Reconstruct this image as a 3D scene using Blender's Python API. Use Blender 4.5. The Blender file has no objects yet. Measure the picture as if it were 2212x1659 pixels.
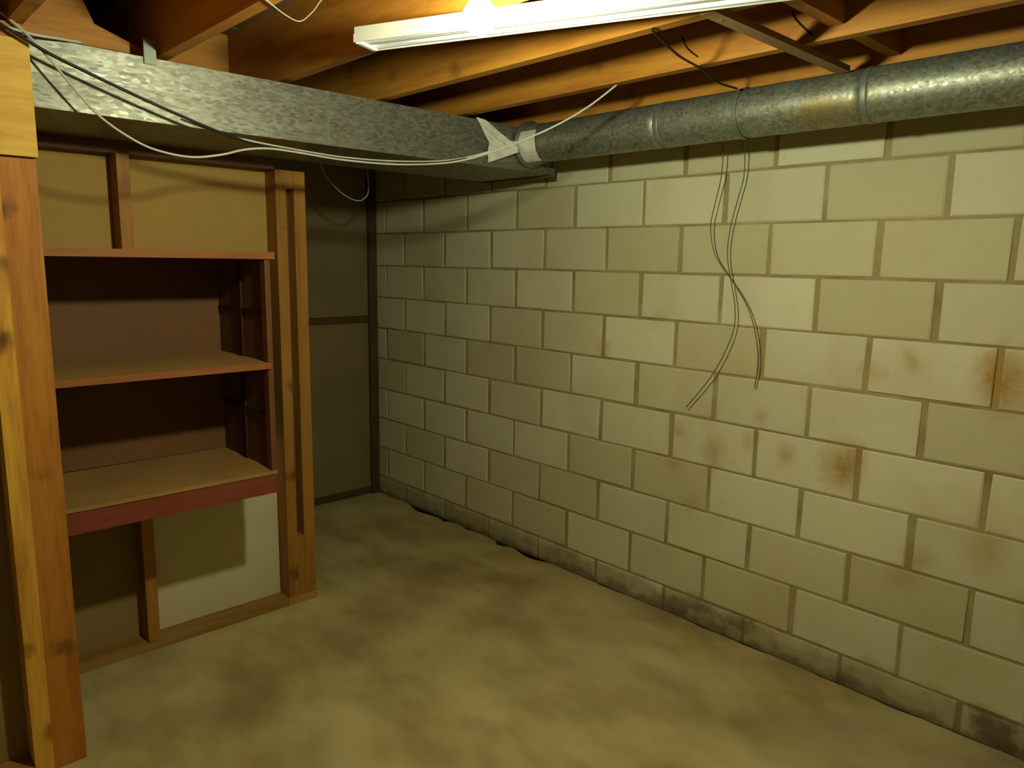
import bpy, bmesh, math, random
from mathutils import Vector, Matrix

rnd = random.Random(7)
S = bpy.context.scene
COL = S.collection

# ------------------------------------------------------------------ camera
cd = bpy.data.cameras.new('camera')
cam = bpy.data.objects.new('camera', cd)
COL.objects.link(cam)
S.camera = cam
cd.sensor_fit = 'HORIZONTAL'
cd.sensor_width = 36.0
cd.lens = 36.0 * 1598.3 / 2212.0
cd.clip_start = 0.02
cr = Vector((0.685899568824671, 0.7275249363652019, 0.01578760440151679))
cu = Vector((-0.1294735098668842, 0.10065905982432408, 0.9864605232435929))
cf = Vector((-0.7160854639836444, 0.6786569241095912, -0.16323721275869732))
cam.matrix_world = Matrix(((cr.x, cu.x, -cf.x, 2.04718), (cr.y, cu.y, -cf.y, -2.72813),
                           (cr.z, cu.z, -cf.z, 1.58148), (0, 0, 0, 1)))

# ------------------------------------------------------------------ world, exposure
w = bpy.data.worlds.new('world')
S.world = w
w.use_nodes = True
w.node_tree.nodes['Background'].inputs[0].default_value = (1.0, 0.9, 0.6, 1)
w.node_tree.nodes['Background'].inputs[1].default_value = 0.0
S.view_settings.view_transform = 'Standard'
S.view_settings.look = 'None'
S.view_settings.gamma = 1.0
S.view_settings.use_curve_mapping = False
S.view_settings.exposure = 0.0
LAMP_COLOR = (0.93, 0.97, 0.70, 1)
BULB_STRENGTH = 1190.0
TUBE_STRENGTH = 0.55
FILL_COLOR = (1.0, 0.92, 0.55)

def area(name, loc, rot, size, size_y, energy, color):
    l = bpy.data.lights.new(name, 'AREA')
    l.shape = 'RECTANGLE'
    l.size, l.size_y, l.energy, l.color = size, size_y, energy, color
    o = bpy.data.objects.new(name, l)
    COL.objects.link(o)
    o.location = loc
    o.rotation_euler = rot
    return o

# weak unseen fill light, added behind the camera to lift the camera-side faces
area('rear_fill', (3.2, -3.6, 2.12), (0, 0, math.radians(20)), 1.2, 0.15, 3.0, FILL_COLOR)

# ------------------------------------------------------------------ materials
def mat(name):
    m = bpy.data.materials.new(name)
    m.use_nodes = True
    nt = m.node_tree
    b = nt.nodes['Principled BSDF']
    return m, nt, b

def N(nt, t, **kw):
    n = nt.nodes.new(t)
    for k, v in kw.items():
        setattr(n, k, v)
    return n

def noise(nt, vec, scale, detail=4, rough=0.55):
    n = N(nt, 'ShaderNodeTexNoise')
    n.inputs['Scale'].default_value = scale
    n.inputs['Detail'].default_value = detail
    n.inputs['Roughness'].default_value = rough
    if vec is not None:
        nt.links.new(vec, n.inputs['Vector'])
    return n

def ramp(nt, fac, stops):
    r = N(nt, 'ShaderNodeValToRGB')
    e = r.color_ramp.elements
    while len(e) < len(stops):
        e.new(0.5)
    for i, (p, c) in enumerate(stops):
        e[i].position = p
        e[i].color = (c[0], c[1], c[2], 1)
    nt.links.new(fac, r.inputs[0])
    return r

def mix(nt, fac, a, b, mode='MIX'):
    n = N(nt, 'ShaderNodeMix', data_type='RGBA', blend_type=mode)
    for sock, v in ((n.inputs[0], fac), (n.inputs[6], a), (n.inputs[7], b)):
        if isinstance(v, (int, float)):
            sock.default_value = v
        elif isinstance(v, tuple):
            sock.default_value = (v[0], v[1], v[2], 1)
        else:
            nt.links.new(v, sock)
    return n.outputs[2]

def mathn(nt, op, a, b=0.0, clamp=False):
    n = N(nt, 'ShaderNodeMath', operation=op)
    n.use_clamp = clamp
    for i, v in enumerate((a, b)):
        if isinstance(v, (int, float)):
            n.inputs[i].default_value = v
        else:
            nt.links.new(v, n.inputs[i])
    return n.outputs[0]

def bump(nt, b, h, strength, dist=0.004):
    n = N(nt, 'ShaderNodeBump')
    n.inputs['Strength'].default_value = strength
    n.inputs['Distance'].default_value = dist
    nt.links.new(h, n.inputs['Height'])
    nt.links.new(n.outputs[0], b.inputs['Normal'])

def world_pos(nt):
    return N(nt, 'ShaderNodeNewGeometry').outputs['Position']

def wood(name, axis, light, dark, knots=0.6, rough=0.6, tint=0.25):
    """sawn pine; axis = 0/1/2 the direction the grain runs along"""
    m, nt, b = mat(name)
    oi = N(nt, 'ShaderNodeObjectInfo')
    mp = N(nt, 'ShaderNodeMapping')
    sc = [9.0, 9.0, 9.0]
    sc[axis] = 0.9
    mp.inputs['Scale'].default_value = sc
    add = N(nt, 'ShaderNodeVectorMath', operation='MULTIPLY_ADD')
    nt.links.new(oi.outputs['Random'], add.inputs[0])
    add.inputs[1].default_value = (37.0, 17.0, 29.0)
    nt.links.new(world_pos(nt), add.inputs[2])
    nt.links.new(add.outputs[0], mp.inputs[0])
    n1 = noise(nt, mp.outputs[0], 2.2, 5, 0.6)
    n2 = noise(nt, mp.outputs[0], 11.0, 3, 0.6)
    g = mathn(nt, 'ADD', mathn(nt, 'MULTIPLY', n1.outputs[0], 0.7), mathn(nt, 'MULTIPLY', n2.outputs[0], 0.3))
    c = ramp(nt, g, [(0.32, dark), (0.5, tuple((light[i] * .6 + dark[i] * .4) for i in range(3))), (0.68, light)])
    out = c.outputs[0]
    mk = N(nt, 'ShaderNodeMapping')
    ks = [4.2, 4.2, 4.2]
    ks[axis] = 5.6
    mk.inputs['Scale'].default_value = ks
    nk = noise(nt, world_pos(nt), 9.0, 3, 0.6)
    ad2 = N(nt, 'ShaderNodeVectorMath', operation='MULTIPLY_ADD')
    nt.links.new(nk.outputs[1], ad2.inputs[0])
    ad2.inputs[1].default_value = (0.10, 0.10, 0.10)
    nt.links.new(add.outputs[0], ad2.inputs[2])
    nt.links.new(ad2.outputs[0], mk.inputs[0])
    v = N(nt, 'ShaderNodeTexVoronoi', feature='F1')
    v.inputs['Scale'].default_value = 1.0
    nt.links.new(mk.outputs[0], v.inputs['Vector'])
    k = ramp(nt, v.outputs['Distance'], [(0.06, (1, 1, 1)), (0.24, (0, 0, 0))])
    out = mix(nt, mathn(nt, 'MULTIPLY', k.outputs[0], knots), out, tuple(x * .28 for x in dark))
    hsv = N(nt, 'ShaderNodeHueSaturation')
    nt.links.new(mathn(nt, 'ADD', mathn(nt, 'MULTIPLY', oi.outputs['Random'], tint), 1 - tint / 2), hsv.inputs['Value'])
    nt.links.new(out, hsv.inputs['Color'])
    nt.links.new(hsv.outputs[0], b.inputs['Base Color'])
    b.inputs['Roughness'].default_value = rough
    b.inputs['Specular IOR Level'].default_value = 0.25
    bump(nt, b, g, 0.25, 0.002)
    return m

def plain(name, col, rough=0.8, var=0.25, scale=6.0, metallic=0.0, bmp=0.1, spec=0.3):
    m, nt, b = mat(name)
    n = noise(nt, world_pos(nt), scale, 5, 0.6)
    c = ramp(nt, n.outputs[0], [(0.3, tuple(x * (1 - var) for x in col)), (0.7, col)])
    nt.links.new(c.outputs[0], b.inputs['Base Color'])
    b.inputs['Roughness'].default_value = rough
    b.inputs['Metallic'].default_value = metallic
    b.inputs['Specular IOR Level'].default_value = spec
    if bmp:
        bump(nt, b, n.outputs[0], bmp, 0.003)
    return m

def wall_stains(nt, base, per_block):
    """painted block colour with rust blooms, damp by the floor and grubby joints"""
    P = world_pos(nt)
    nd = noise(nt, P, 7.0, 5, 0.65)
    off = N(nt, 'ShaderNodeVectorMath', operation='MULTIPLY_ADD')
    nt.links.new(nd.outputs[1], off.inputs[0])
    off.inputs[1].default_value = (0.16, 0.0, 0.16)
    sub = N(nt, 'ShaderNodeVectorMath', operation='ADD')
    nt.links.new(P, off.inputs[2])
    nt.links.new(off.outputs[0], sub.inputs[0])
    sub.inputs[1].default_value = (-0.08, 0.0, -0.08)
    col = base
    spots = [(1.44, 1.225, .085, .9), (1.41, 1.29, .05, .6), (0.955, 0.85, .075, .95), (1.0, 0.90, .05, .6),
             (0.745, 0.85, .045, .55), (0.42, 0.80, .05, .6), (0.40, 0.95, .05, .25), (1.03, 1.22, .035, .5),
             (1.44, 0.68, .06, .45), (0.58, 0.885, .04, .4), (1.25, .575, .05, .4), (-0.4, .9, .05, .2),
             (0.33, 0.55, .04, .4), (0.22, 0.70, .035, .45), (0.62, 0.98, .03, .5), (0.25, 0.86, .03, .5), (1.16, 1.27, .035, .55), (1.2, 0.50, .05, .35), (1.62, 0.52, .06, .5), (0.1, 1.33, .04, .25), (-0.2, 1.17, .035, .35), (-1.0, 1.1, .06, .2), (1.9, 1.0, .08, .6)]
    sep = N(nt, 'ShaderNodeSeparateXYZ')
    nt.links.new(sub.outputs[0], sep.inputs[0])
    fine = noise(nt, P, 30.0, 4, 0.7)
    for (x, z, r, a) in spots:
        dx = mathn(nt, 'MULTIPLY', mathn(nt, 'SUBTRACT', sep.outputs[0], x), 1.15)
        dz = mathn(nt, 'SUBTRACT', sep.outputs[2], z)
        d2 = mathn(nt, 'ADD', mathn(nt, 'MULTIPLY', dx, dx), mathn(nt, 'MULTIPLY', dz, dz))
        f = mathn(nt, 'SUBTRACT', 1.0, mathn(nt, 'DIVIDE', mathn(nt, 'SQRT', d2), r * 1.7), True)
        f = mathn(nt, 'POWER', f, 1.1)
        f = mathn(nt, 'MULTIPLY', mathn(nt, 'MULTIPLY', f, a * 1.55), mathn(nt, 'ADD', fine.outputs[0], 0.25), True)
        col = mix(nt, f, col, (0.42, 0.235, 0.045))
    # light yellow-brown weathering
    big = noise(nt, P, 2.3, 6, 0.62)
    f = ramp(nt, big.outputs[0], [(0.48, (0, 0, 0)), (0.72, (1, 1, 1))])
    col = mix(nt, mathn(nt, 'MULTIPLY', f.outputs[0], 0.42), col, (0.49, 0.39, 0.17))
    sc = noise(nt, P, 16.0, 6, 0.75)
    f = ramp(nt, sc.outputs[0], [(0.62, (0, 0, 0)), (0.74, (1, 1, 1))])
    col = mix(nt, mathn(nt, 'MULTIPLY', f.outputs[0], 0.3), col, (0.17, 0.11, 0.035))
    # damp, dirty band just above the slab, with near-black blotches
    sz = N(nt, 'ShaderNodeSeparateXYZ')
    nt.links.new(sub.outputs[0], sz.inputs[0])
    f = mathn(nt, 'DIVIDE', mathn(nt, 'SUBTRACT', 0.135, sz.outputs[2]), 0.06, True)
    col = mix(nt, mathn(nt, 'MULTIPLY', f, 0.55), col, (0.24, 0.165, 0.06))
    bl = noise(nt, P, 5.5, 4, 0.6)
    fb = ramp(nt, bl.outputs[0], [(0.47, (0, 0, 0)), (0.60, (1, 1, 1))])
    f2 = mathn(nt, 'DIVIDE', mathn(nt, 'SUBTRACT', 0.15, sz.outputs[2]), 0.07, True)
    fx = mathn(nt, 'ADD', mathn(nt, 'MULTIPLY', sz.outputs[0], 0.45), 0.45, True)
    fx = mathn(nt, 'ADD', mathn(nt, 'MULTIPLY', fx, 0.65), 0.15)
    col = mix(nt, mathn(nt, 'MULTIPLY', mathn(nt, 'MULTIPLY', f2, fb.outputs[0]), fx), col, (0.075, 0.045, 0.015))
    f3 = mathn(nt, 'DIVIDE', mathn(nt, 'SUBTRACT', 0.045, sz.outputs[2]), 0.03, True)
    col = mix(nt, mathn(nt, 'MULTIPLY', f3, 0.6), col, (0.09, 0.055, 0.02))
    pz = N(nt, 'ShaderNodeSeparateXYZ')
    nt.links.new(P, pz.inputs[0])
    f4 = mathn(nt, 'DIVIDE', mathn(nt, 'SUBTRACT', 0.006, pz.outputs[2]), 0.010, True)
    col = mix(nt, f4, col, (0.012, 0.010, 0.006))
    # broad dull patches where the paint has greyed
    gp = noise(nt, P, 1.3, 3, 0.5)
    fg = ramp(nt, gp.outputs[0], [(0.45, (0, 0, 0)), (0.65, (1, 1, 1))])
    col = mix(nt, mathn(nt, 'MULTIPLY', fg.outputs[0], 0.18), col, (0.34, 0.33, 0.19))
    return col

def make_block_mat():
    m, nt, b = mat('painted_block')
    oi = N(nt, 'ShaderNodeObjectInfo')
    c = ramp(nt, oi.outputs['Random'], [(0.0, (0.53, 0.485, 0.265)), (0.25, (0.61, 0.565, 0.33)), (0.6, (0.64, 0.61, 0.38)), (1.0, (0.72, 0.68, 0.44))])
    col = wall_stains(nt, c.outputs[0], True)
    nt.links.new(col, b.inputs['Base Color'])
    b.inputs['Roughness'].default_value = 0.75
    b.inputs['Specular IOR Level'].default_value = 0.2
    n = noise(nt, world_pos(nt), 60.0, 4, 0.7)
    bump(nt, b, n.outputs[0], 0.35, 0.003)
    return m

def make_mortar_mat():
    m, nt, b = mat('painted_mortar')
    P = world_pos(nt)
    n = noise(nt, P, 5.0, 5, 0.65)
    c = ramp(nt, n.outputs[0], [(0.3, (0.24, 0.18, 0.07)), (0.7, (0.45, 0.38, 0.18))])
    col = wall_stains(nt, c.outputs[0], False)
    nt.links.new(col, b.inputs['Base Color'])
    b.inputs['Roughness'].default_value = 0.85
    b.inputs['Specular IOR Level'].default_value = 0.15
    bump(nt, b, noise(nt, P, 45.0, 4, 0.7).outputs[0], 0.5, 0.004)
    return m

def make_floor_mat():
    m, nt, b = mat('stained_concrete')
    P = world_pos(nt)
    mp = N(nt, 'ShaderNodeMapping')
    mp.inputs['Rotation'].default_value = (0, 0, 0.6)
    mp.inputs['Scale'].default_value = (1.0, 1.5, 1.0)
    nt.links.new(P, mp.inputs[0])
    n1 = noise(nt, mp.outputs[0], 2.0, 4, 0.5)
    c = ramp(nt, n1.outputs[0], [(0.34, (0.31, 0.23, 0.085)), (0.48, (0.45, 0.36, 0.14)), (0.66, (0.56, 0.47, 0.20))])
    n2 = noise(nt, mp.outputs[0], 5.0, 3, 0.5)
    f = ramp(nt, n2.outputs[0], [(0.45, (0, 0, 0)), (0.7, (1, 1, 1))])
    col = mix(nt, mathn(nt, 'MULTIPLY', f.outputs[0], 0.33), c.outputs[0], (0.22, 0.165, 0.065))
    n3 = noise(nt, P, 1.1, 3, 0.5)
    f = ramp(nt, n3.outputs[0], [(0.5, (0, 0, 0)), (0.66, (1, 1, 1))])
    col = mix(nt, mathn(nt, 'MULTIPLY', f.outputs[0], 0.35), col, (0.46, 0.42, 0.25))
    nt.links.new(col, b.inputs['Base Color'])
    b.inputs['Roughness'].default_value = 0.7
    b.inputs['Specular IOR Level'].default_value = 0.25
    bump(nt, b, noise(nt, P, 30.0, 5, 0.7).outputs[0], 0.25, 0.003)
    return m

def make_metal_mat(name, col, streak, rust=False, metal=0.55, rough=0.38):
    m, nt, b = mat(name)
    P = world_pos(nt)
    v = N(nt, 'ShaderNodeTexVoronoi', feature='F1')
    v.inputs['Scale'].default_value = 110.0
    mp = N(nt, 'ShaderNodeMapping')
    mp.inputs['Rotation'].default_value = (0.7, 0.0, 0.0)
    mp.inputs['Scale'].default_value = (1, 0.45, 1.3)
    nt.links.new(P, mp.inputs[0])
    nt.links.new(mp.outputs[0], v.inputs['Vector'])
    sp = N(nt, 'ShaderNodeSeparateColor')
    nt.links.new(v.outputs['Color'], sp.inputs[0])
    n = noise(nt, mp.outputs[0], 14.0, 5, 0.65)
    k = mathn(nt, 'ADD', mathn(nt, 'MULTIPLY', sp.outputs[0], 0.5), mathn(nt, 'MULTIPLY', n.outputs[0], 0.5))
    c = ramp(nt, k, [(0.2, tuple(x * (1 - streak) for x in col)), (0.75, col)])
    out = c.outputs[0]
    if rust:
        s = N(nt, 'ShaderNodeSeparateXYZ')
        nt.links.new(P, s.inputs[0])
        dx = mathn(nt, 'DIVIDE', mathn(nt, 'SUBTRACT', s.outputs[0], 0.96), 0.17)
        dz = mathn(nt, 'DIVIDE', mathn(nt, 'SUBTRACT', s.outputs[2], 2.07), 0.045)
        d = mathn(nt, 'SQRT', mathn(nt, 'ADD', mathn(nt, 'MULTIPLY', dx, dx), mathn(nt, 'MULTIPLY', dz, dz)))
        d = mathn(nt, 'ADD', d, mathn(nt, 'MULTIPLY', mathn(nt, 'SUBTRACT', n.outputs[0], 0.5), 1.5))
        f = mathn(nt, 'SUBTRACT', 1.15, d, True)
        out = mix(nt, mathn(nt, 'MULTIPLY', f, 0.75), out, (0.30, 0.20, 0.045))
    nt.links.new(out, b.inputs['Base Color'])
    b.inputs['Metallic'].default_value = metal
    r = mathn(nt, 'ADD', mathn(nt, 'MULTIPLY', sp.outputs[1], 0.16), rough)
    nt.links.new(r, b.inputs['Roughness'])
    bump(nt, b, k, 0.25, 0.002)
    return m

def emissive(name, col, strength):
    m, nt, b = mat(name)
    b.inputs['Base Color'].default_value = (0.8, 0.8, 0.75, 1)
    b.inputs['Emission Color'].default_value = col
    b.inputs['Emission Strength'].default_value = strength
    return m

M = {}
M['block'] = make_block_mat()
M['mortar'] = make_mortar_mat()
M['floor'] = make_floor_mat()
ORL, ORD = (0.60, 0.29, 0.055), (0.36, 0.13, 0.018)
M['pine_x'] = wood('pine_grain_x', 0, (0.50, 0.225, 0.027), (0.27, 0.095, 0.010), 0.5)
M['pine_y'] = wood('pine_grain_y', 1, (0.50, 0.23, 0.035), (0.29, 0.10, 0.014), 0.4)
M['pine_z'] = wood('pine_grain_z', 2, (0.42, 0.19, 0.03), (0.26, 0.10, 0.015), 0.6)
M['yellow_z'] = wood('yellow_pine_z', 2, (0.75, 0.42, 0.05), (0.42, 0.17, 0.018), 0.95)
M['post_z'] = wood('orange_pine_z', 2, (0.48, 0.20, 0.02), (0.28, 0.09, 0.010), 0.95)
M['end_z'] = wood('brown_pine_z', 2, (0.34, 0.165, 0.026), (0.22, 0.09, 0.013), 0.7)
M['header'] = wood('yellow_pine_y', 1, (0.80, 0.50, 0.08), (0.56, 0.28, 0.03), 0.7)
M['red_y'] = wood('red_pine_y', 1, (0.25, 0.060, 0.024), (0.17, 0.036, 0.016), 0.2)
M['edge_y'] = wood('orange_pine_y', 1, (0.31, 0.115, 0.024), (0.21, 0.068, 0.014), 0.2)
M['plate'] = wood('plate_pine_y', 1, (0.40, 0.24, 0.06), (0.24, 0.12, 0.025), 0.3)
M['shelf'] = plain('shelf_plywood', (0.36, 0.20, 0.055), 0.7, 0.2, 4.0)
M['brown_board'] = plain('brown_hardboard', (0.19, 0.085, 0.024), 0.65, 0.2, 3.0)
M['stile'] = plain('stile_wood', (0.17, 0.07, 0.022), 0.7, 0.2, 6.0, 0, 0.05, 0.15)
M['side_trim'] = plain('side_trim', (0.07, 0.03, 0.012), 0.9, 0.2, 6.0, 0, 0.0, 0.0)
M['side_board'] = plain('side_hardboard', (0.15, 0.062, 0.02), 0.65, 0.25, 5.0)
M['drywall'] = plain('drywall_paper_tan', (0.42, 0.255, 0.062), 0.85, 0.12, 3.0)
M['drywall_brown'] = plain('drywall_paper_brown', (0.31, 0.205, 0.06), 0.85, 0.15, 3.0)
M['drywall_pale'] = plain('drywall_paper_pale', (0.62, 0.55, 0.31), 0.85, 0.10, 3.0)
M['panel_dark'] = plain('dark_panel', (0.24, 0.18, 0.08), 0.8, 0.2, 3.0)
M['batten_dark'] = plain('dark_batten', (0.11, 0.055, 0.02), 0.7, 0.3, 5.0)
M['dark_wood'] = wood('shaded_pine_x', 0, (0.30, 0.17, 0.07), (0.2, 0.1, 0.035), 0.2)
M['strip_wood'] = wood('strip_pine_y', 1, (0.36, 0.22, 0.09), (0.24, 0.13, 0.05), 0.1)
M['subfloor'] = plain('subfloor_plywood', (0.20, 0.12, 0.05), 0.85, 0.3, 3.0)
M['duct'] = make_metal_mat('galvanised_sheet', (0.26, 0.26, 0.19), 0.5)
M['pipe'] = make_metal_mat('galvanised_pipe', (0.32, 0.335, 0.24), 0.5, True, 0.62, 0.40)
M['seam'] = plain('galvanised_seam', (0.24, 0.26, 0.19), 0.5, 0.3, 20.0, 0.5)
M['tape'] = plain('foil_tape', (0.95, 0.92, 0.75), 0.45, 0.25, 22.0, 0.15, 0.6)
M['white_metal'] = plain('white_enamel', (0.30, 0.30, 0.25), 0.4, 0.05, 5.0)
M['white_plastic'] = plain('white_plastic', (0.8, 0.78, 0.7), 0.5, 0.05, 5.0)
M['tube'] = emissive('fluorescent_tube', LAMP_COLOR, TUBE_STRENGTH)
M['bulb'] = emissive('glowing_bulb', LAMP_COLOR, BULB_STRENGTH)
M['black_cable'] = plain('black_cable', (0.012, 0.01, 0.008), 0.5, 0.2, 10.0, 0, 0)
M['white_cable'] = plain('grey_white_cable', (0.46, 0.45, 0.35), 0.45, 0.15, 10.0, 0, 0)
M['grey_cable'] = plain('grey_cable', (0.26, 0.27, 0.19), 0.5, 0.15, 10.0, 0, 0)
M['grey_wire'] = plain('grey_wire', (0.17, 0.14, 0.085), 0.5, 0.2, 10.0, 0, 0)
M['outer_wall'] = plain('outer_wall_paint', (0.40, 0.33, 0.17), 0.85, 0.2, 2.0)
M['steel_dark'] = plain('dull_steel', (0.20, 0.19, 0.14), 0.5, 0.3, 10.0, 0.5)
M['debris'] = plain('loose_crumbs', (0.30, 0.24, 0.12), 0.9, 0.3, 20.0)
M['void'] = plain('dark_gap', (0.02, 0.015, 0.01), 0.9, 0.2, 8.0)

# ------------------------------------------------------------------ mesh helpers
def link(name, bm, m, parent=None, origin=None, bevel=0.0):
    """bm is in world coordinates; the origin moves to the mesh's base centre"""
    if bevel:
        es = [e for e in bm.edges if len(e.link_faces) == 2 and e.calc_face_angle(0) > 0.6]
        bmesh.ops.bevel(bm, geom=es, offset=bevel, segments=1, affect='EDGES', profile=0.5)
    if origin is None:
        xs = [v.co for v in bm.verts]
        lo = [min(c[i] for c in xs) for i in range(3)]
        hi = [max(c[i] for c in xs) for i in range(3)]
        origin = Vector(((lo[0] + hi[0]) / 2, (lo[1] + hi[1]) / 2, lo[2]))
    origin = Vector(origin)
    for v in bm.verts:
        v.co -= origin
    me = bpy.data.meshes.new(name)
    bm.normal_update()
    bm.to_mesh(me)
    bm.free()
    me.materials.append(m)
    o = bpy.data.objects.new(name, me)
    COL.objects.link(o)
    o['_o'] = tuple(origin)
    if parent is not None:
        o.parent = parent
        o.location = origin - Vector(parent['_o'])
    else:
        o.location = origin
    return o

def box(bm, x0, x1, y0, y1, z0, z1):
    vs = [bm.verts.new(p) for p in ((x0, y0, z0), (x1, y0, z0), (x1, y1, z0), (x0, y1, z0),
                                    (x0, y0, z1), (x1, y0, z1), (x1, y1, z1), (x0, y1, z1))]
    for f in ((3, 2, 1, 0), (4, 5, 6, 7), (0, 1, 5, 4), (1, 2, 6, 5), (2, 3, 7, 6), (3, 0, 4, 7)):
        bm.faces.new([vs[i] for i in f])
    return vs

def B(name, m, parent, x0, x1, y0, y1, z0, z1, bevel=0.0015):
    bm = bmesh.new()
    box(bm, x0, x1, y0, y1, z0, z1)
    return link(name, bm, m, parent, bevel=bevel)

def prism(bm, pts, d):
    """extrude the polygon pts (3-D points) along vector d"""
    a = [bm.verts.new(p) for p in pts]
    b = [bm.verts.new(Vector(p) + Vector(d)) for p in pts]
    bm.faces.new(a)
    bm.faces.new(list(reversed(b)))
    n = len(a)
    for i in range(n):
        bm.faces.new((a[(i + 1) % n], a[i], b[i], b[(i + 1) % n]))
    bmesh.ops.recalc_face_normals(bm, faces=bm.faces)

def smooth_path(pts, k=6):
    """Catmull-Rom through pts"""
    P = [Vector(p) for p in pts]
    P = [P[0] * 2 - P[1]] + P + [P[-1] * 2 - P[-2]]
    out = []
    for i in range(1, len(P) - 2):
        for j in range(k):
            t = j / k
            a, b, c, d = P[i - 1], P[i], P[i + 1], P[i + 2]
            out.append(0.5 * ((2 * b) + (c - a) * t + (2 * a - 5 * b + 4 * c - d) * t * t + (3 * b - a - 3 * c + d) * t ** 3))
    out.append(P[-2])
    return out

def tube(bm, pts, r, n=8, caps=True):
    rings = []
    up = Vector((0, 0, 1))
    prev = None
    for i, p in enumerate(pts):
        t = (pts[min(i + 1, len(pts) - 1)] - pts[max(i - 1, 0)]).normalized()
        u = (prev if prev is not None else (up if abs(t.z) < 0.9 else Vector((1, 0, 0))))
        a = (u - t * u.dot(t)).normalized()
        prev = a
        b = t.cross(a)
        rr = r[i] if isinstance(r, (list, tuple)) else r
        rings.append([bm.verts.new(p + (a * math.cos(2 * math.pi * k / n) + b * math.sin(2 * math.pi * k / n)) * rr) for k in range(n)])
    for i in range(len(rings) - 1):
        for k in range(n):
            f = bm.faces.new((rings[i][k], rings[i][(k + 1) % n], rings[i + 1][(k + 1) % n], rings[i + 1][k]))
            f.smooth = True
    if caps:
        bm.faces.new(list(reversed(rings[0])))
        bm.faces.new(rings[-1])
    bmesh.ops.recalc_face_normals(bm, faces=bm.faces)

def empty(name, loc):
    o = bpy.data.objects.new(name, None)
    COL.objects.link(o)
    o.location = loc
    o.empty_display_size = 0.05
    o['_o'] = tuple(loc)
    return o

def tag(o, label, cat, group=None):
    o['label'] = label
    o['category'] = cat
    if group:
        o['group'] = group
    return o

def struct(o, label=None):
    o['kind'] = 'structure'
    if label:
        o['label'] = label
    return o

# ------------------------------------------------------------------ the setting
XB, XF = -2.15, 3.9          # far wall face, wall behind the camera
YL = -4.4                    # far left side of the basement
JZ = 2.19                    # underside of the joists
JT = JZ + 0.235

# floor: a slab with a slightly broken edge along the block wall
bm = bmesh.new()
nx, ny = 150, 60
grid = []
for i in range(nx + 1):
    x = XB - 0.1 + (XF + 0.1 - XB) * i / nx
    edge = -0.003 + 0.004 * math.sin(x * 9.1) + 0.003 * math.sin(x * 23.7 + 1) + rnd.uniform(-.003, .003)
    for cx, cw, cdp in ((-1.62, .17, .05), (-1.40, .06, .035), (-1.18, .05, .02), (-0.88, .05, .045), (-0.64, .15, .045)):
        if abs(x - cx) < cw:
            edge -= 0.8 * cdp * (1 - abs(x - cx) / cw) ** 0.7
    row = []
    for j in range(ny + 1):
        t = j / ny
        y = YL - 0.05 + (edge - YL + 0.05) * t
        row.append(bm.verts.new((x, y, 0.0)))
    row.append(bm.verts.new((x, edge + 0.002, -0.06)))
    grid.append(row)
for i in range(nx):
    for j in range(ny + 1):
        bm.faces.new((grid[i][j], grid[i + 1][j], grid[i + 1][j + 1], grid[i][j + 1]))
floor = struct(link('floor', bm, M['floor'], origin=(0, 0, 0)), 'stained and mottled tan concrete floor slab')
box_bm = bmesh.new()
box(box_bm, XB - 0.1, XF, -0.12, 0.02, -0.10, -0.055)
link('footing', box_bm, M['void'], floor)

# block wall on the right: mortar body with every block a piece of its own
BL, BH, Z0 = 0.4064, 0.2032, 0.119
bm = bmesh.new()
box(bm, XB - 0.2, XF + 0.1, 0.0035, 0.2, -0.1, 2.151)
wall_right = struct(link('wall_right', bm, M['mortar'], origin=(0, 0.1, 0)), 'cream painted concrete block wall with rust stains')
variants = []
def block_mesh(L, H, seed):
    r = random.Random(seed)
    bm = bmesh.new()
    j = lambda a: r.uniform(-a, a)
    hx, hz = L / 2, H / 2
    a = [bm.verts.new(p) for p in ((-hx + j(.003), .03, -hz + j(.002)), (hx + j(.003), .03, -hz + j(.002)), (hx + j(.003), .03, hz + j(.002)), (-hx + j(.003), .03, hz + j(.002)))]
    d = .005
    f = [bm.verts.new(p) for p in ((-hx + d + j(.003), -.0015 + j(.0008), -hz + d), (hx - d + j(.003), -.0015 + j(.0008), -hz + d), (hx - d + j(.003), -.0015 + j(.0008), hz - d), (-hx + d + j(.003), -.0015 + j(.0008), hz - d))]
    m_ = [bm.verts.new((v.co.x, .0015, v.co.z)) for v in a]
    bm.faces.new(f)
    for i in range(4):
        k = (i + 1) % 4
        bm.faces.new((a[k], a[i], m_[i], m_[k]))
        bm.faces.new((m_[k], m_[i], f[i], f[k]))
    bmesh.ops.recalc_face_normals(bm, faces=bm.faces)
    me = bpy.data.meshes.new('block')
    bm.to_mesh(me)
    bm.free()
    me.materials.append(M['block'])
    return me
full = [block_mesh(BL - 0.021, BH - 0.0095, s) for s in range(12)]
for row in range(-2, 9):                      # row k lies below joint k-1 (joint 8 is Z0 above the slab)
    ztop = Z0 + (8 - row) * BH + BH
    zc = ztop - BH / 2
    odd = row % 2 != 0                        # rows whose head joints fall on half numbers
    s = -5.5 if odd else -6.0
    while s * BL < 2.75:
        x0, x1 = s * BL, (s + 1) * BL
        if x1 > XB + 0.02:
            if x0 < XB:
                me = block_mesh(x1 - XB - 0.014, BH - 0.0095, int(100 + row * 7))
                xc = (x1 + XB) / 2
            else:
                me = full[rnd.randrange(12)]
                xc = (x0 + x1) / 2
            o = bpy.data.objects.new('block', me)
            COL.objects.link(o)
            o.parent = wall_right
            o.location = (xc + rnd.uniform(-.003, .003), -0.1 + rnd.uniform(-.0015, .0015), zc + rnd.uniform(-.0015, .0015))
        s += 1
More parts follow.
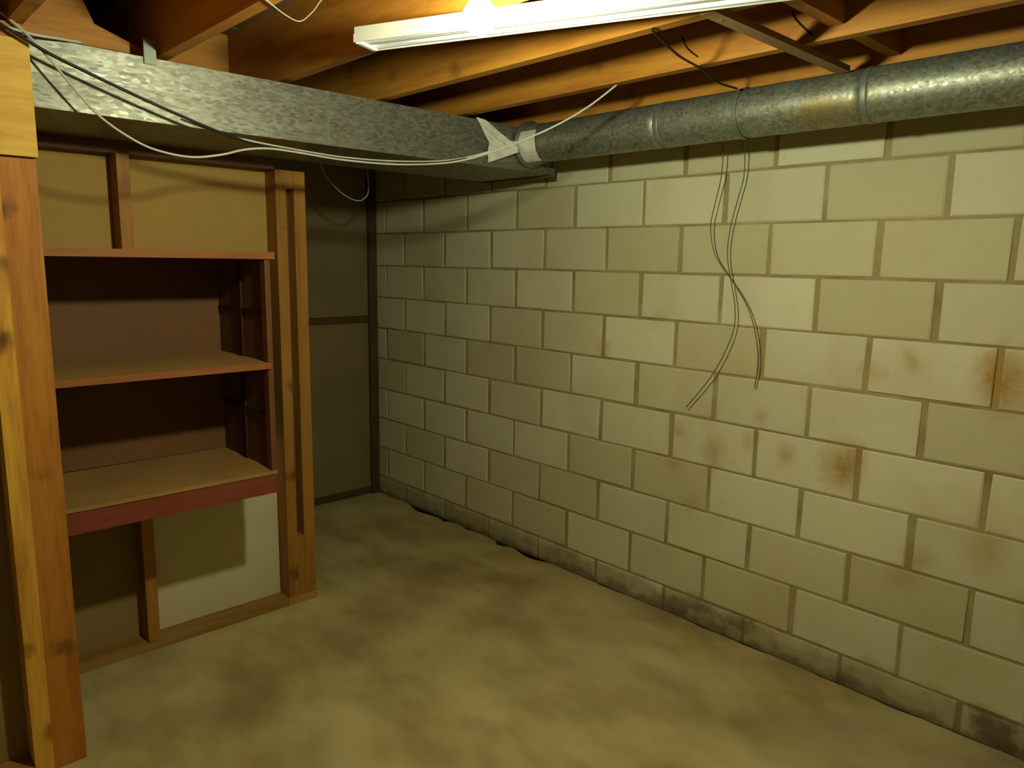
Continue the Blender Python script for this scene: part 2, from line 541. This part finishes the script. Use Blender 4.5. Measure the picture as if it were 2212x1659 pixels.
# bottom course, partly hidden behind the slab
s = -5.5
low = [block_mesh(BL - 0.0135, 0.168, 40 + i) for i in range(5)]
while s * BL < 2.75:
    x0, x1 = max(s * BL, XB), (s + 1) * BL
    if x1 > XB + .02:
        me = low[rnd.randrange(5)] if s * BL >= XB else block_mesh(x1 - x0 - .012, .168, 77)
        o = bpy.data.objects.new('block', me)
        COL.objects.link(o)
        o.parent = wall_right
        o.location = ((x0 + x1) / 2, -0.1 + rnd.uniform(.001, .005), Z0 - 0.004 - 0.168 / 2)
    s += 1
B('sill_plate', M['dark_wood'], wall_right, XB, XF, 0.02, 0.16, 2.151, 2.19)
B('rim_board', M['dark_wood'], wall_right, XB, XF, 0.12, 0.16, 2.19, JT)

# far end wall: dark panels with battens
bm = bmesh.new()
box(bm, XB - 0.14, XB - 0.02, YL, 0.0, -0.02, JT)
wall_back = struct(link('wall_back', bm, M['panel_dark'], origin=(XB - 0.1, -1, 0)), 'dim brown panelled wall at the far end')
for y0, y1 in ((-3.7, -2.49), (-2.485, -1.275), (-1.27, -0.06)):
    B('wall_panel', M['panel_dark'], wall_back, XB - 0.02, XB - 0.008, y0, y1, 0.0, 1.17)
    B('wall_panel', M['panel_dark'], wall_back, XB - 0.02, XB - 0.008, y0, y1, 1.215, 2.18)
B('batten', M['batten_dark'], wall_back, XB - 0.02, XB + 0.004, -3.7, -0.055, 1.172, 1.213)
B('corner_board', M['batten_dark'], wall_back, XB - 0.02, XB + 0.018, -0.062, -0.004, 0.0, 2.18)
B('baseboard', M['batten_dark'], wall_back, XB - 0.02, XB - 0.004, -3.7, -0.064, 0.0, 0.05)

# walls behind and beside the photographer
struct(B('wall_front', M['outer_wall'], None, XF, XF + 0.1, YL, 0.2, 0, JT, 0), 'wall behind the photographer')
struct(B('wall_outer', M['outer_wall'], None, XB - 0.14, XF + 0.1, YL - 0.1, YL, 0, JT, 0), 'wall on the far left side')

# ceiling: subfloor on joists
bm = bmesh.new()
box(bm, XB - 0.14, XF + 0.1, YL - 0.1, 0.2, JT, JT + 0.02)
ceiling = struct(link('ceiling', bm, M['subfloor'], origin=(0, -1, JT)), 'open joist ceiling under plywood subfloor')
joist_y = [-0.225 - 0.4064 * i for i in range(11)]
for y in joist_y:
    B('joist', M['pine_x'], ceiling, XB - 0.1, XF, y - 0.019, y + 0.019, JZ, JT, 0.002)
# subfloor sheets' seams
for x in (-1.4, -0.18, 1.04, 2.26):
    B('subfloor_board', M['subfloor'], ceiling, x - 0.6, x + 0.6, YL, 0.12, JT - 0.006, JT, 0)
# solid blocking between joists
def blocking(x, i, z0=JZ, z1=JT, m='pine_y'):
    B('blocking', M[m], ceiling, x - 0.019, x + 0.019, joist_y[i + 1] + 0.0195, joist_y[i] - 0.0195, z0, z1)
blocking(-0.92, 3, JZ + 0.005)
blocking(-0.92, 1, JZ + 0.02)
blocking(1.10, 0, JZ + 0.03)
blocking(1.10, 1, JZ + 0.03)
# bridging board cut on a slope between two joists, at the left over the duct
bm = bmesh.new()
yA, yB = joist_y[5] + 0.0195, joist_y[4] - 0.0195
prism(bm, [(-0.56, yA, JZ + 0.005), (-0.56, yB, JZ + 0.005), (-0.56, yB - 0.03, JZ + 0.025), (-0.56, yB - 0.16, JZ + 0.07),
           (-0.56, yB - 0.23, JZ + 0.23), (-0.56, yA, JZ + 0.23)], (0.038, 0, 0))
link('blocking', bm, M['pine_y'], ceiling)
# flat strip nailed across under the joists
strip = B('wooden_strip', M['strip_wood'], None, 0.967, 1.008, -1.10, -0.335, JZ - 0.017, JZ, 0.0015)
tag(strip, 'flat wooden strip nailed across under the joists, right of the lamp', 'strip')
for (x, y) in ((0.985, -.63), (0.985, -1.035)):
    bm = bmesh.new()
    tube(bm, [Vector((x, y, JZ - 0.0185)), Vector((x, y, JZ - 0.0165))], 0.004, 8)
    link('nail_head', bm, M['steel_dark'], strip)

# ------------------------------------------------------------------ stud wall with the shelves (faces +X)
FX = -0.965                     # front of the studs
PX = FX - 0.089                 # front of the panels behind the studs
wall_left = struct(empty('wall_left', (PX, -2.0, 0)), 'stud partition with tan and pale panels behind the shelves')
YE = -1.125                     # right end of the partition
B('bottom_plate', M['plate'], wall_left, PX, FX, -3.2, -1.263, 0.0, 0.036)
B('top_plate', M['side_board'], wall_left, PX, FX, -3.2, -1.263, 1.947, 1.985)  # darker board colour stands in for the duct's shade on the plate
STUD = -1.848
for y in (STUD, STUD - 0.4064, STUD - 0.8128):
    B('stud', M['pine_z'], wall_left, PX, FX, y - 0.022, y + 0.022, 0.038, 0.682)
    B('stud', M['pine_z'], wall_left, PX, FX, y - 0.022, y + 0.022, 1.602, 1.947)
B('panel', M['drywall'], wall_left, PX - 0.013, PX, STUD, -1.262, 1.59, 1.947)
B('panel', M['drywall'], wall_left, PX - 0.013, PX, -3.2, STUD - 0.002, 1.59, 1.947)
p = B('panel', M['drywall_pale'], wall_left, PX - 0.013, PX, STUD, -1.262, 0.0, 0.775)
p['label'] = 'pale cream panel at the lower right'
p = B('panel', M['drywall_brown'], wall_left, PX - 0.013, PX, -3.2, STUD - 0.002, 0.0, 0.775)
p['label'] = 'brown panel at the lower left'

# doubled end post with a slot between its two studs
post = tag(empty('end_post', (FX - 0.04, -1.19, 0.0)), 'doubled wooden post with a long vertical slot, at the right end of the shelf wall', 'post')
B('stud', M['end_z'], post, PX, FX, -1.26, -1.213, 0.038, 1.947, 0.003)
B('stud', M['end_z'], post, PX, FX, -1.178, YE, 0.038, 1.947, 0.003)
B('spacer_block', M['end_z'], post, PX + .004, FX - 0.003, -1.2128, -1.1782, 1.872, 1.947, 0.001)
B('spacer_block', M['end_z'], post, PX + .004, FX - 0.003, -1.2128, -1.1782, 0.038, 0.322, 0.001)
B('base_block', M['plate'], post, PX, FX, -1.262, YE + 0.003, 0.0, 0.0375)
B('backing_board', M['side_board'], post, PX + .002, PX + 0.03, -1.2128, -1.1782, 0.322, 1.872, 0)

# ------------------------------------------------------------------ built-in shelf unit
SX = -0.60                      # front edge of the shelves
SR, SL = -1.478, -2.62          # right and left ends
BX = PX                         # back
unit = tag(empty('shelf_unit', (-0.82, -1.9, 0.68)), 'built-in wooden shelf unit with three deep shelves on the stud wall', 'shelves')
B('back_panel', M['brown_board'], unit, BX, BX + 0.006, SL, SR, 0.775, 1.575, 0)
def shelf(z0, z1, m, right=SR):
    return B('shelf', m, unit, BX + 0.006, SX + 0.018, SL, right, z0, z1, 0.001)
s1 = shelf(1.578, 1.600, M['shelf'], -1.462)
s2 = shelf(1.172, 1.192, M['shelf'], SR - .0108)
s3 = shelf(0.758, 0.772, M['shelf'], SR)
for o, z0, z1, rt, lab in ((s1, 1.576, 1.602, -1.462, 'orange-brown edge strip of the top shelf'), (s2, 1.169, 1.193, SR - .0108, 'red-brown edge strip of the middle shelf')):
    B('edge_strip', M['edge_y'], o, SX + 0.0182, SX + 0.024, SL, rt, z0, z1, 0.001)['label'] = lab
B('front_board', M['red_y'], unit, SX - 0.004, SX + 0.014, SL, SR - .003, 0.682, 0.7575, 0.002)['label'] = 'deep red-brown board under the lowest shelf'
# right side: board with a cleat and upright
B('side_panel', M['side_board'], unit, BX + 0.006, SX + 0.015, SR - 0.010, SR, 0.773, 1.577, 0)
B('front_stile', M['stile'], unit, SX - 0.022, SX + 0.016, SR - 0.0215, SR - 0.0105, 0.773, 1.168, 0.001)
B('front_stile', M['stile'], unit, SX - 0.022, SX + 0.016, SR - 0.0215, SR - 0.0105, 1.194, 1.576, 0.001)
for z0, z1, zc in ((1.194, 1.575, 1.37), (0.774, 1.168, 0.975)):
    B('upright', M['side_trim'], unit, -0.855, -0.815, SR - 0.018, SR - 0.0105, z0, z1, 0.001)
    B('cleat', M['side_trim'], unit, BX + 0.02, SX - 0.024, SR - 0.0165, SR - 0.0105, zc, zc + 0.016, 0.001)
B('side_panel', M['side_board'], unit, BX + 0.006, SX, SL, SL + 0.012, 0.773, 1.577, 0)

# ------------------------------------------------------------------ near post and header on the left
nearp = tag(empty('corner_post', (-0.44, -2.3, 0)), 'knotty yellow and orange wooden corner post at the left edge, floor to beam', 'post')
B('stud', M['post_z'], nearp, -0.455, -0.420, -2.322, -2.232, 0.0, 1.842, 0.003)['label'] = 'wide orange-brown stud'
B('stud', M['yellow_z'], nearp, -0.498, -0.410, -2.372, -2.3225, 0.0, 1.842, 0.003)['label'] = 'narrow knotty yellow stud'
near = struct(empty('wall_side', (-0.5, -2.6, 0)), 'near partition left of the corner post')
B('panel', M['drywall_brown'], near, -0.516, -0.503, -3.3, -2.36, 0.0, 1.842)
B('bottom_plate', M['plate'], near, -0.50, -0.412, -3.3, -2.374, 0.0, 0.038)
hb = B('header_beam', M['header'], None, -0.472, -0.398, -3.3, -2.229, 1.845, 2.150, 0.003)
tag(hb, 'bright yellow wooden beam end resting on the corner post at the upper left', 'beam')
B('end_block', M['pine_y'], hb, -0.47, -0.40, -3.3, -2.242, 2.1505, 2.189)

# ------------------------------------------------------------------ rectangular duct
DX0, DX1, DZ0, DZ1 = -0.95, -0.45, 1.988, 2.176
rect = tag(empty('rectangular_duct', (-0.7, -1.8, DZ0)), 'wide flat galvanised duct running under the joists above the shelves', 'duct')
joints = [-3.4, -1.30, -0.115]
for k in range(2):
    y0, y1 = joints[k], joints[k + 1]
    bm = bmesh.new()
    # four sheet sides, slightly dished
    def P(x, y, z, fx, fz):
        t = (y - y0) / (y1 - y0)
        s = math.sin(math.pi * t) * 0.004
        return (x + fx * s, y, z + fz * s)
    nseg = 8
    ring = []
    for i in range(nseg + 1):
        y = y0 + (y1 - y0) * i / nseg
        r_ = [P(DX1, y, DZ0, 0, 0), P(DX1, y, (DZ0 + DZ1) / 2, -1, 0), P(DX1, y, DZ1, 0, 0),
              P((DX0 + DX1) / 2, y, DZ1, 0, -1), P(DX0, y, DZ1, 0, 0), P(DX0, y, (DZ0 + DZ1) / 2, 1, 0),
              P(DX0, y, DZ0, 0, 0), P((DX0 + DX1) / 2, y, DZ0, 0, 1)]
        ring.append([bm.verts.new(p) for p in r_])
    for i in range(nseg):
        for j in range(8):
            bm.faces.new((ring[i][j], ring[i][(j + 1) % 8], ring[i + 1][(j + 1) % 8], ring[i + 1][j]))
    bm.faces.new(ring[0])
    bm.faces.new(list(reversed(ring[-1])))
    bmesh.ops.recalc_face_normals(bm, faces=bm.faces)
    link('duct_section', bm, M['duct'], rect)
for y in joints[1:2]:
    bm = bmesh.new()
    box(bm, DX0 - .001, DX1 + .0015, y - .004, y + .004, DZ0 - .0015, DZ1 + .001)
    link('seam', bm, M['seam'], rect, bevel=.001)
B('end_flange', M['seam'], rect, DX0 - .004, DX1 + .006, -0.122, -0.112, DZ0 - .008, DZ1 + .006)
# hanger strap seen above the duct
bm = bmesh.new()
box(bm, -0.452, -0.444, -1.92, -1.885, DZ1 - 0.02, JZ + 0.04)
link('hanger_strap', bm, M['seam'], rect)

# ------------------------------------------------------------------ round duct along the block wall
RY, RZ, RR = -0.275, 2.106, 0.083
rnd_d = tag(empty('round_duct', (0.8, RY, RZ - RR)), 'round galvanised duct pipe running along the top of the block wall', 'duct')
cuts = [-0.445, 0.30, 1.06, 1.98, 2.9]
for k in range(4):
    bm = bmesh.new()
    x0, x1 = cuts[k], cuts[k + 1]
    tube(bm, [Vector((x0, RY, RZ)), Vector((x0 + .02, RY, RZ)), Vector(((x0 + x1) / 2, RY, RZ)), Vector((x1 - .04, RY, RZ)), Vector((x1, RY, RZ))],
         [RR, RR, RR, RR, RR - .0015], 40)
    link('pipe_section', bm, M['pipe'], rnd_d)
for x in cuts[1:4]:
    bm = bmesh.new()
    tube(bm, [Vector((x - .012, RY, RZ)), Vector((x - .008, RY, RZ)), Vector((x + .008, RY, RZ)), Vector((x + .012, RY, RZ))], [RR, RR + .0018, RR + .0018, RR], 40)
    link('crimp_band', bm, M['seam'], rnd_d)
bm = bmesh.new()
tube(bm, [Vector((-0.4455, RY, RZ)), Vector((-0.435, RY, RZ)), Vector((-0.43, RY, RZ)), Vector((-0.36, RY, RZ))], [RR + .02, RR + .02, RR + .004, RR + .003], 40)
link('collar', bm, M['seam'], rnd_d)
for x in (0.62, 2.2):      # perforated hanger strap round the pipe
    bm = bmesh.new()
    pts = []
    for a in range(-90, 271, 10):
        pts.append((RY + (RR + .003) * math.cos(math.radians(a)), RZ + (RR + .003) * math.sin(math.radians(a))))
    for i in range(len(pts) - 1):
        (ya, za), (yb, zb) = pts[i], pts[i + 1]
        vs = [bm.verts.new(p) for p in ((x, ya, za), (x + .018, ya, za), (x + .018, yb, zb), (x, yb, zb))]
        bm.faces.new(vs)
    link('hanger_strap', bm, M['seam'], rnd_d)

# crumpled foil tape patches where the two ducts meet
def patch(name, pts, nrm, amp, seed):
    """pts: 4 corners, grid of 8x5 with crumple along nrm"""
    r = random.Random(seed)
    bm = bmesh.new()
    a, b, c, d = [Vector(p) for p in pts]
    g = []
    for i in range(9):
        u = i / 8
        row = []
        for j in range(6):
            v = j / 5
            p = a.lerp(b, u).lerp(d.lerp(c, u), v)
            row.append(bm.verts.new(p + Vector(nrm) * (0.002 + r.uniform(0, amp))))
        g.append(row)
    for i in range(8):
        for j in range(5):
            bm.faces.new((g[i][j], g[i + 1][j], g[i + 1][j + 1], g[i][j + 1]))
    r_ = bmesh.ops.extrude_face_region(bm, geom=list(bm.faces))
    for v in [e for e in r_['geom'] if isinstance(e, bmesh.types.BMVert)]:
        v.co += Vector(nrm) * 0.0012
    bmesh.ops.recalc_face_normals(bm, faces=bm.faces)
    return bm
tape = tag(empty('foil_tape', (-0.44, -0.42, 2.0)), 'crumpled pale foil tape where the flat duct meets the round pipe', 'tape')
link('tape_strip', patch('t', [(-0.449, -0.60, 2.182), (-0.449, -0.55, 2.178), (-0.449, -0.36, 2.09), (-0.449, -0.52, 2.08)], (1, 0, 0), 0.004, 1), M['tape'], tape)
link('tape_strip', patch('t', [(-0.446, -0.53, 2.095), (-0.438, -0.375, 2.11), (-0.425, -0.375, 2.06), (-0.441, -0.54, 2.0)], (1, -0.2, 0), 0.007, 2), M['tape'], tape)
bm = bmesh.new()
arc = []
for a in range(150, 251, 12):
    arc.append((RY + (RR + .007) * math.cos(math.radians(a)), RZ + (RR + .007) * math.sin(math.radians(a))))
rr_ = random.Random(5)
g = [[bm.verts.new((x + rr_.uniform(-.002, .002), y + rr_.uniform(-.001, .001), z)) for x in (-0.43, -0.40, -0.36, -0.33)] for y, z in arc]
for i in range(len(g) - 1):
    for j in range(3):
        bm.faces.new((g[i][j], g[i][j + 1], g[i + 1][j + 1], g[i + 1][j]))
link('tape_wrap', bm, M['tape'], tape)

# ------------------------------------------------------------------ fluorescent fixture under the joists
A0 = Vector((0.142, -1.546, 0))
dirv = Vector((0.9266, 0.3761, 0))
prp = Vector((0.3761, -0.9266, 0))
LEN = 1.5
FB = 2.150                      # bottom of the fixture
A0 = A0 + dirv * 0.06
org = A0 + prp * 0.045 + Vector((0, 0, FB))
lampf = tag(empty('fluorescent_light', org), 'long white fluorescent strip fixture fixed under the joists beside the glaring bulb', 'lamp')
def FP(u, v, z):
    return org + dirv * u + prp * v + Vector((0, 0, z))
def fbox(bm, u0, u1, v0, v1, z0, z1):
    vs = [bm.verts.new(FP(*p)) for p in ((u0, v0, z0), (u1, v0, z0), (u1, v1, z0), (u0, v1, z0), (u0, v0, z1), (u1, v0, z1), (u1, v1, z1), (u0, v1, z1))]
    for f in ((3, 2, 1, 0), (4, 5, 6, 7), (0, 1, 5, 4), (1, 2, 6, 5), (2, 3, 7, 6), (3, 0, 4, 7)):
        bm.faces.new([vs[i] for i in f])
    bmesh.ops.recalc_face_normals(bm, faces=bm.faces)
HT = JZ - FB - 0.0005
bm = bmesh.new()
fbox(bm, 0, LEN, -0.045, 0.045, 0.018, HT)
link('housing', bm, M['white_metal'], lampf, bevel=.002)
for s in (-1, 1):               # folded reflector edges
    bm = bmesh.new()
    fbox(bm, 0, LEN, s * 0.045 - 0.0015, s * 0.045 + 0.0015, 0.0, 0.020)
    link('reflector_edge', bm, M['white_metal'], lampf)
bm = bmesh.new()
fbox(bm, 0, LEN, -0.006, 0.006, 0.004, 0.0185)
link('centre_rib', bm, M['white_metal'], lampf, bevel=.002)
for u in (0.0, LEN - 0.018):
    bm = bmesh.new()
    fbox(bm, u, u + 0.018, -0.042, 0.042, -0.002, 0.0185)
    link('lamp_holder', bm, M['white_plastic'], lampf, bevel=.003)
for s in (-1, 1):
    bm = bmesh.new()
    tube(bm, [FP(0.02, s * 0.025, 0.008), FP(LEN - 0.02, s * 0.025, 0.008)], 0.008, 12)
    link('tube', bm, M['tube'], lampf)['label'] = 'faintly glowing fluorescent tube'

# bare bulb in a porcelain holder on a short board between two joists
BP0 = Vector((0.81, -1.664, 2.078))
lb = tag(empty('ceiling_bulb', BP0), 'glaring bare round bulb hanging by the strip fixture at the top of the picture', 'lamp')
bm = bmesh.new()
bmesh.ops.create_uvsphere(bm, u_segments=20, v_segments=12, radius=0.035)
for v in bm.verts:
    if v.co.z > 0.015:
        k = (v.co.z - 0.015) / 0.02
        v.co.x *= 1 - 0.15 * k
        v.co.y *= 1 - 0.15 * k
        v.co.z = 0.015 + (v.co.z - 0.015) * 1.4
    v.co += BP0
for f in bm.faces:
    f.smooth = True
link('bulb', bm, M['bulb'], lb)
bm = bmesh.new()
tube(bm, [BP0 + Vector((0, 0, 0.038)), BP0 + Vector((0, 0, 0.07)), BP0 + Vector((0, 0, 0.085)), BP0 + Vector((0, 0, 0.1115))], [0.018, 0.022, 0.03, 0.055], 20)
link('lamp_holder', bm, M['white_plastic'], lb)
B('mounting_board', M['pine_y'], lb, 0.74, 0.88, joist_y[4] + 0.0195, joist_y[3] - 0.0195, 2.19, 2.209)

# ------------------------------------------------------------------ cables
def cable(name, pts, r, m, label, n=8, k=6):
    bm = bmesh.new()
    tube(bm, smooth_path(pts, k), r, n)
    o = link(name, bm, M[m])
    return tag(o, label, 'cable')
cable('cable', [(-0.376, -2.35, 2.199), (-0.376, -2.293, 2.172), (-0.376, -2.191, 2.122), (-0.376, -2.081, 2.082), (-0.376, -1.96, 2.041), (-0.378, -1.829, 2.001), (-0.385, -1.73, 1.975), (-0.395, -1.624, 1.957), (-0.398, -1.46, 1.944), (-0.396, -1.28, 1.938), (-0.352, -1.091, 1.940), (-0.20, -0.988, 1.940), (-0.112, -0.927, 1.953)], 0.0047, 'black_cable',
      'black cable sagging across the flat duct from the upper left corner')
BP = [(-0.384, -2.347, 2.235), (-0.384, -2.291, 2.205), (-0.384, -2.233, 2.16), (-0.384, -2.183, 2.105), (-0.384, -2.131, 2.041), (-0.384, -2.066, 1.97), (-0.384, -1.97, 1.913), (-0.384, -1.892, 1.892), (-0.384, -1.809, 1.888), (-0.384, -1.721, 1.905), (-0.382, -1.644, 1.929), (-0.382, -1.563, 1.941), (-0.382, -1.463, 1.940), (-0.382, -1.284, 1.933), (-0.343, -1.091, 1.933), (-0.195, -0.988, 1.934), (-0.108, -0.927, 1.948), (-0.037, -0.877, 1.971), (0.046, -0.819, 2.005), (0.155, -0.743, 2.059), (0.248, -0.678, 2.12), (0.334, -0.630, 2.188)]
cable('cable', BP, 0.0036, 'white_cable', 'pale cable looping below the flat duct and rising right to a joist')
BP2 = [(-0.397, -1.84, 1.999), (-0.394, -1.727, 1.974), (-0.392, -1.62, 1.960), (-0.392, -1.456, 1.950), (-0.392, -1.275, 1.944), (-0.345, -1.091, 1.945), (-0.196, -0.988, 1.943), (-0.110, -0.927, 1.955), (-0.039, -0.878, 1.975)]
cable('cable', BP2, 0.003, 'white_cable', 'second pale cable bundled just above the looping one')
cable('cable', [(-0.39, -2.40, 2.185), (-0.382, -2.346, 2.178), (-0.385, -2.289, 2.172), (-0.39, -2.22, 2.166), (-0.41, -2.15, 2.172), (-0.44, -2.09, 2.181)],
      0.004, 'white_cable', 'short pale cable over the header at the top left corner', k=5)
cable('cable', [(0.40, -2.0, 2.187), (0.344, -1.941, 2.182), (0.26, -1.858, 2.186), (0.187, -1.773, 2.188), (0.138, -1.71, 2.20), (0.112, -1.66, 2.24), (0.10, -1.60, 2.30), (0.09, -1.465, 2.33)],
      0.0017, 'grey_cable', 'thin cable across the joist left of the lamp')
cable('cable', [(-1.28, -1.03, 2.189), (-1.29, -0.90, 2.09), (-1.3, -0.842, 1.99), (-1.3, -0.805, 1.95), (-1.3, -0.742, 1.903), (-1.3, -0.676, 1.876), (-1.3, -0.622, 1.884), (-1.3, -.59, 1.95), (-1.3, -.625, 2.189)],
      0.003, 'white_cable', 'thin cable loop hanging in the dark beyond the end post')
cable('cable', [(0.80, -1.06, 2.186), (0.786, -1.035, 2.184), (0.74, -0.86, 2.17), (0.67, -0.64, 2.186), (0.65, -0.5, 2.17), (0.644, -0.37, 2.172)],
      0.0035, 'black_cable', 'thin dark line across under the joists above the round pipe')  # thin dark line, sagging a little between the joists
cable('cable', [(0.605, -0.652, 2.29), (0.625, -0.652, 2.255), (0.645, -0.653, 2.235), (0.67, -0.652, 2.216)], 0.0025, 'black_cable', 'short dark wire end on the joist face, near the pipe strap', n=6)
cable('cable', [(0.97, -0.652, 2.285), (0.98, -0.652, 2.263), (1.005, -0.653, 2.235), (1.035, -0.652, 2.207)], 0.0025, 'black_cable', 'short dark wire on the bright joist, right of the wooden strip', n=6)
W1 = [(0.425, -0.12, 2.10), (0.42, -0.07, 2.026), (0.412, -0.055, 1.929), (0.39, -0.05, 1.832), (0.374, -0.05, 1.733), (0.402, -0.05, 1.622), (0.489, -0.048, 1.514),
      (0.554, -0.045, 1.425), (0.593, -0.04, 1.328), (0.61, -0.03, 1.211), (0.598, -0.02, 1.1)]
cable('wire', W1, 0.0021, 'grey_wire', 'thin dark wire down the block wall, ending at the right of the pair', n=6)
W2 = [(0.51, -0.12, 2.09), (0.507, -0.06, 2.019), (0.502, -0.04, 1.924), (0.482, -0.04, 1.837), (0.458, -0.04, 1.731), (0.453, -0.043, 1.623), (0.479, -0.044, 1.513),
      (0.50, -0.042, 1.422), (0.501, -0.04, 1.33), (0.464, -0.04, 1.223), (0.399, -0.036, 1.109), (0.294, -0.03, 0.975)]
cable('wire', W2, 0.0021, 'grey_wire', 'thin dark wire down the block wall, its loose end curling left', n=6)

for o in list(bpy.data.objects):
    if '_o' in o:
        del o['_o']
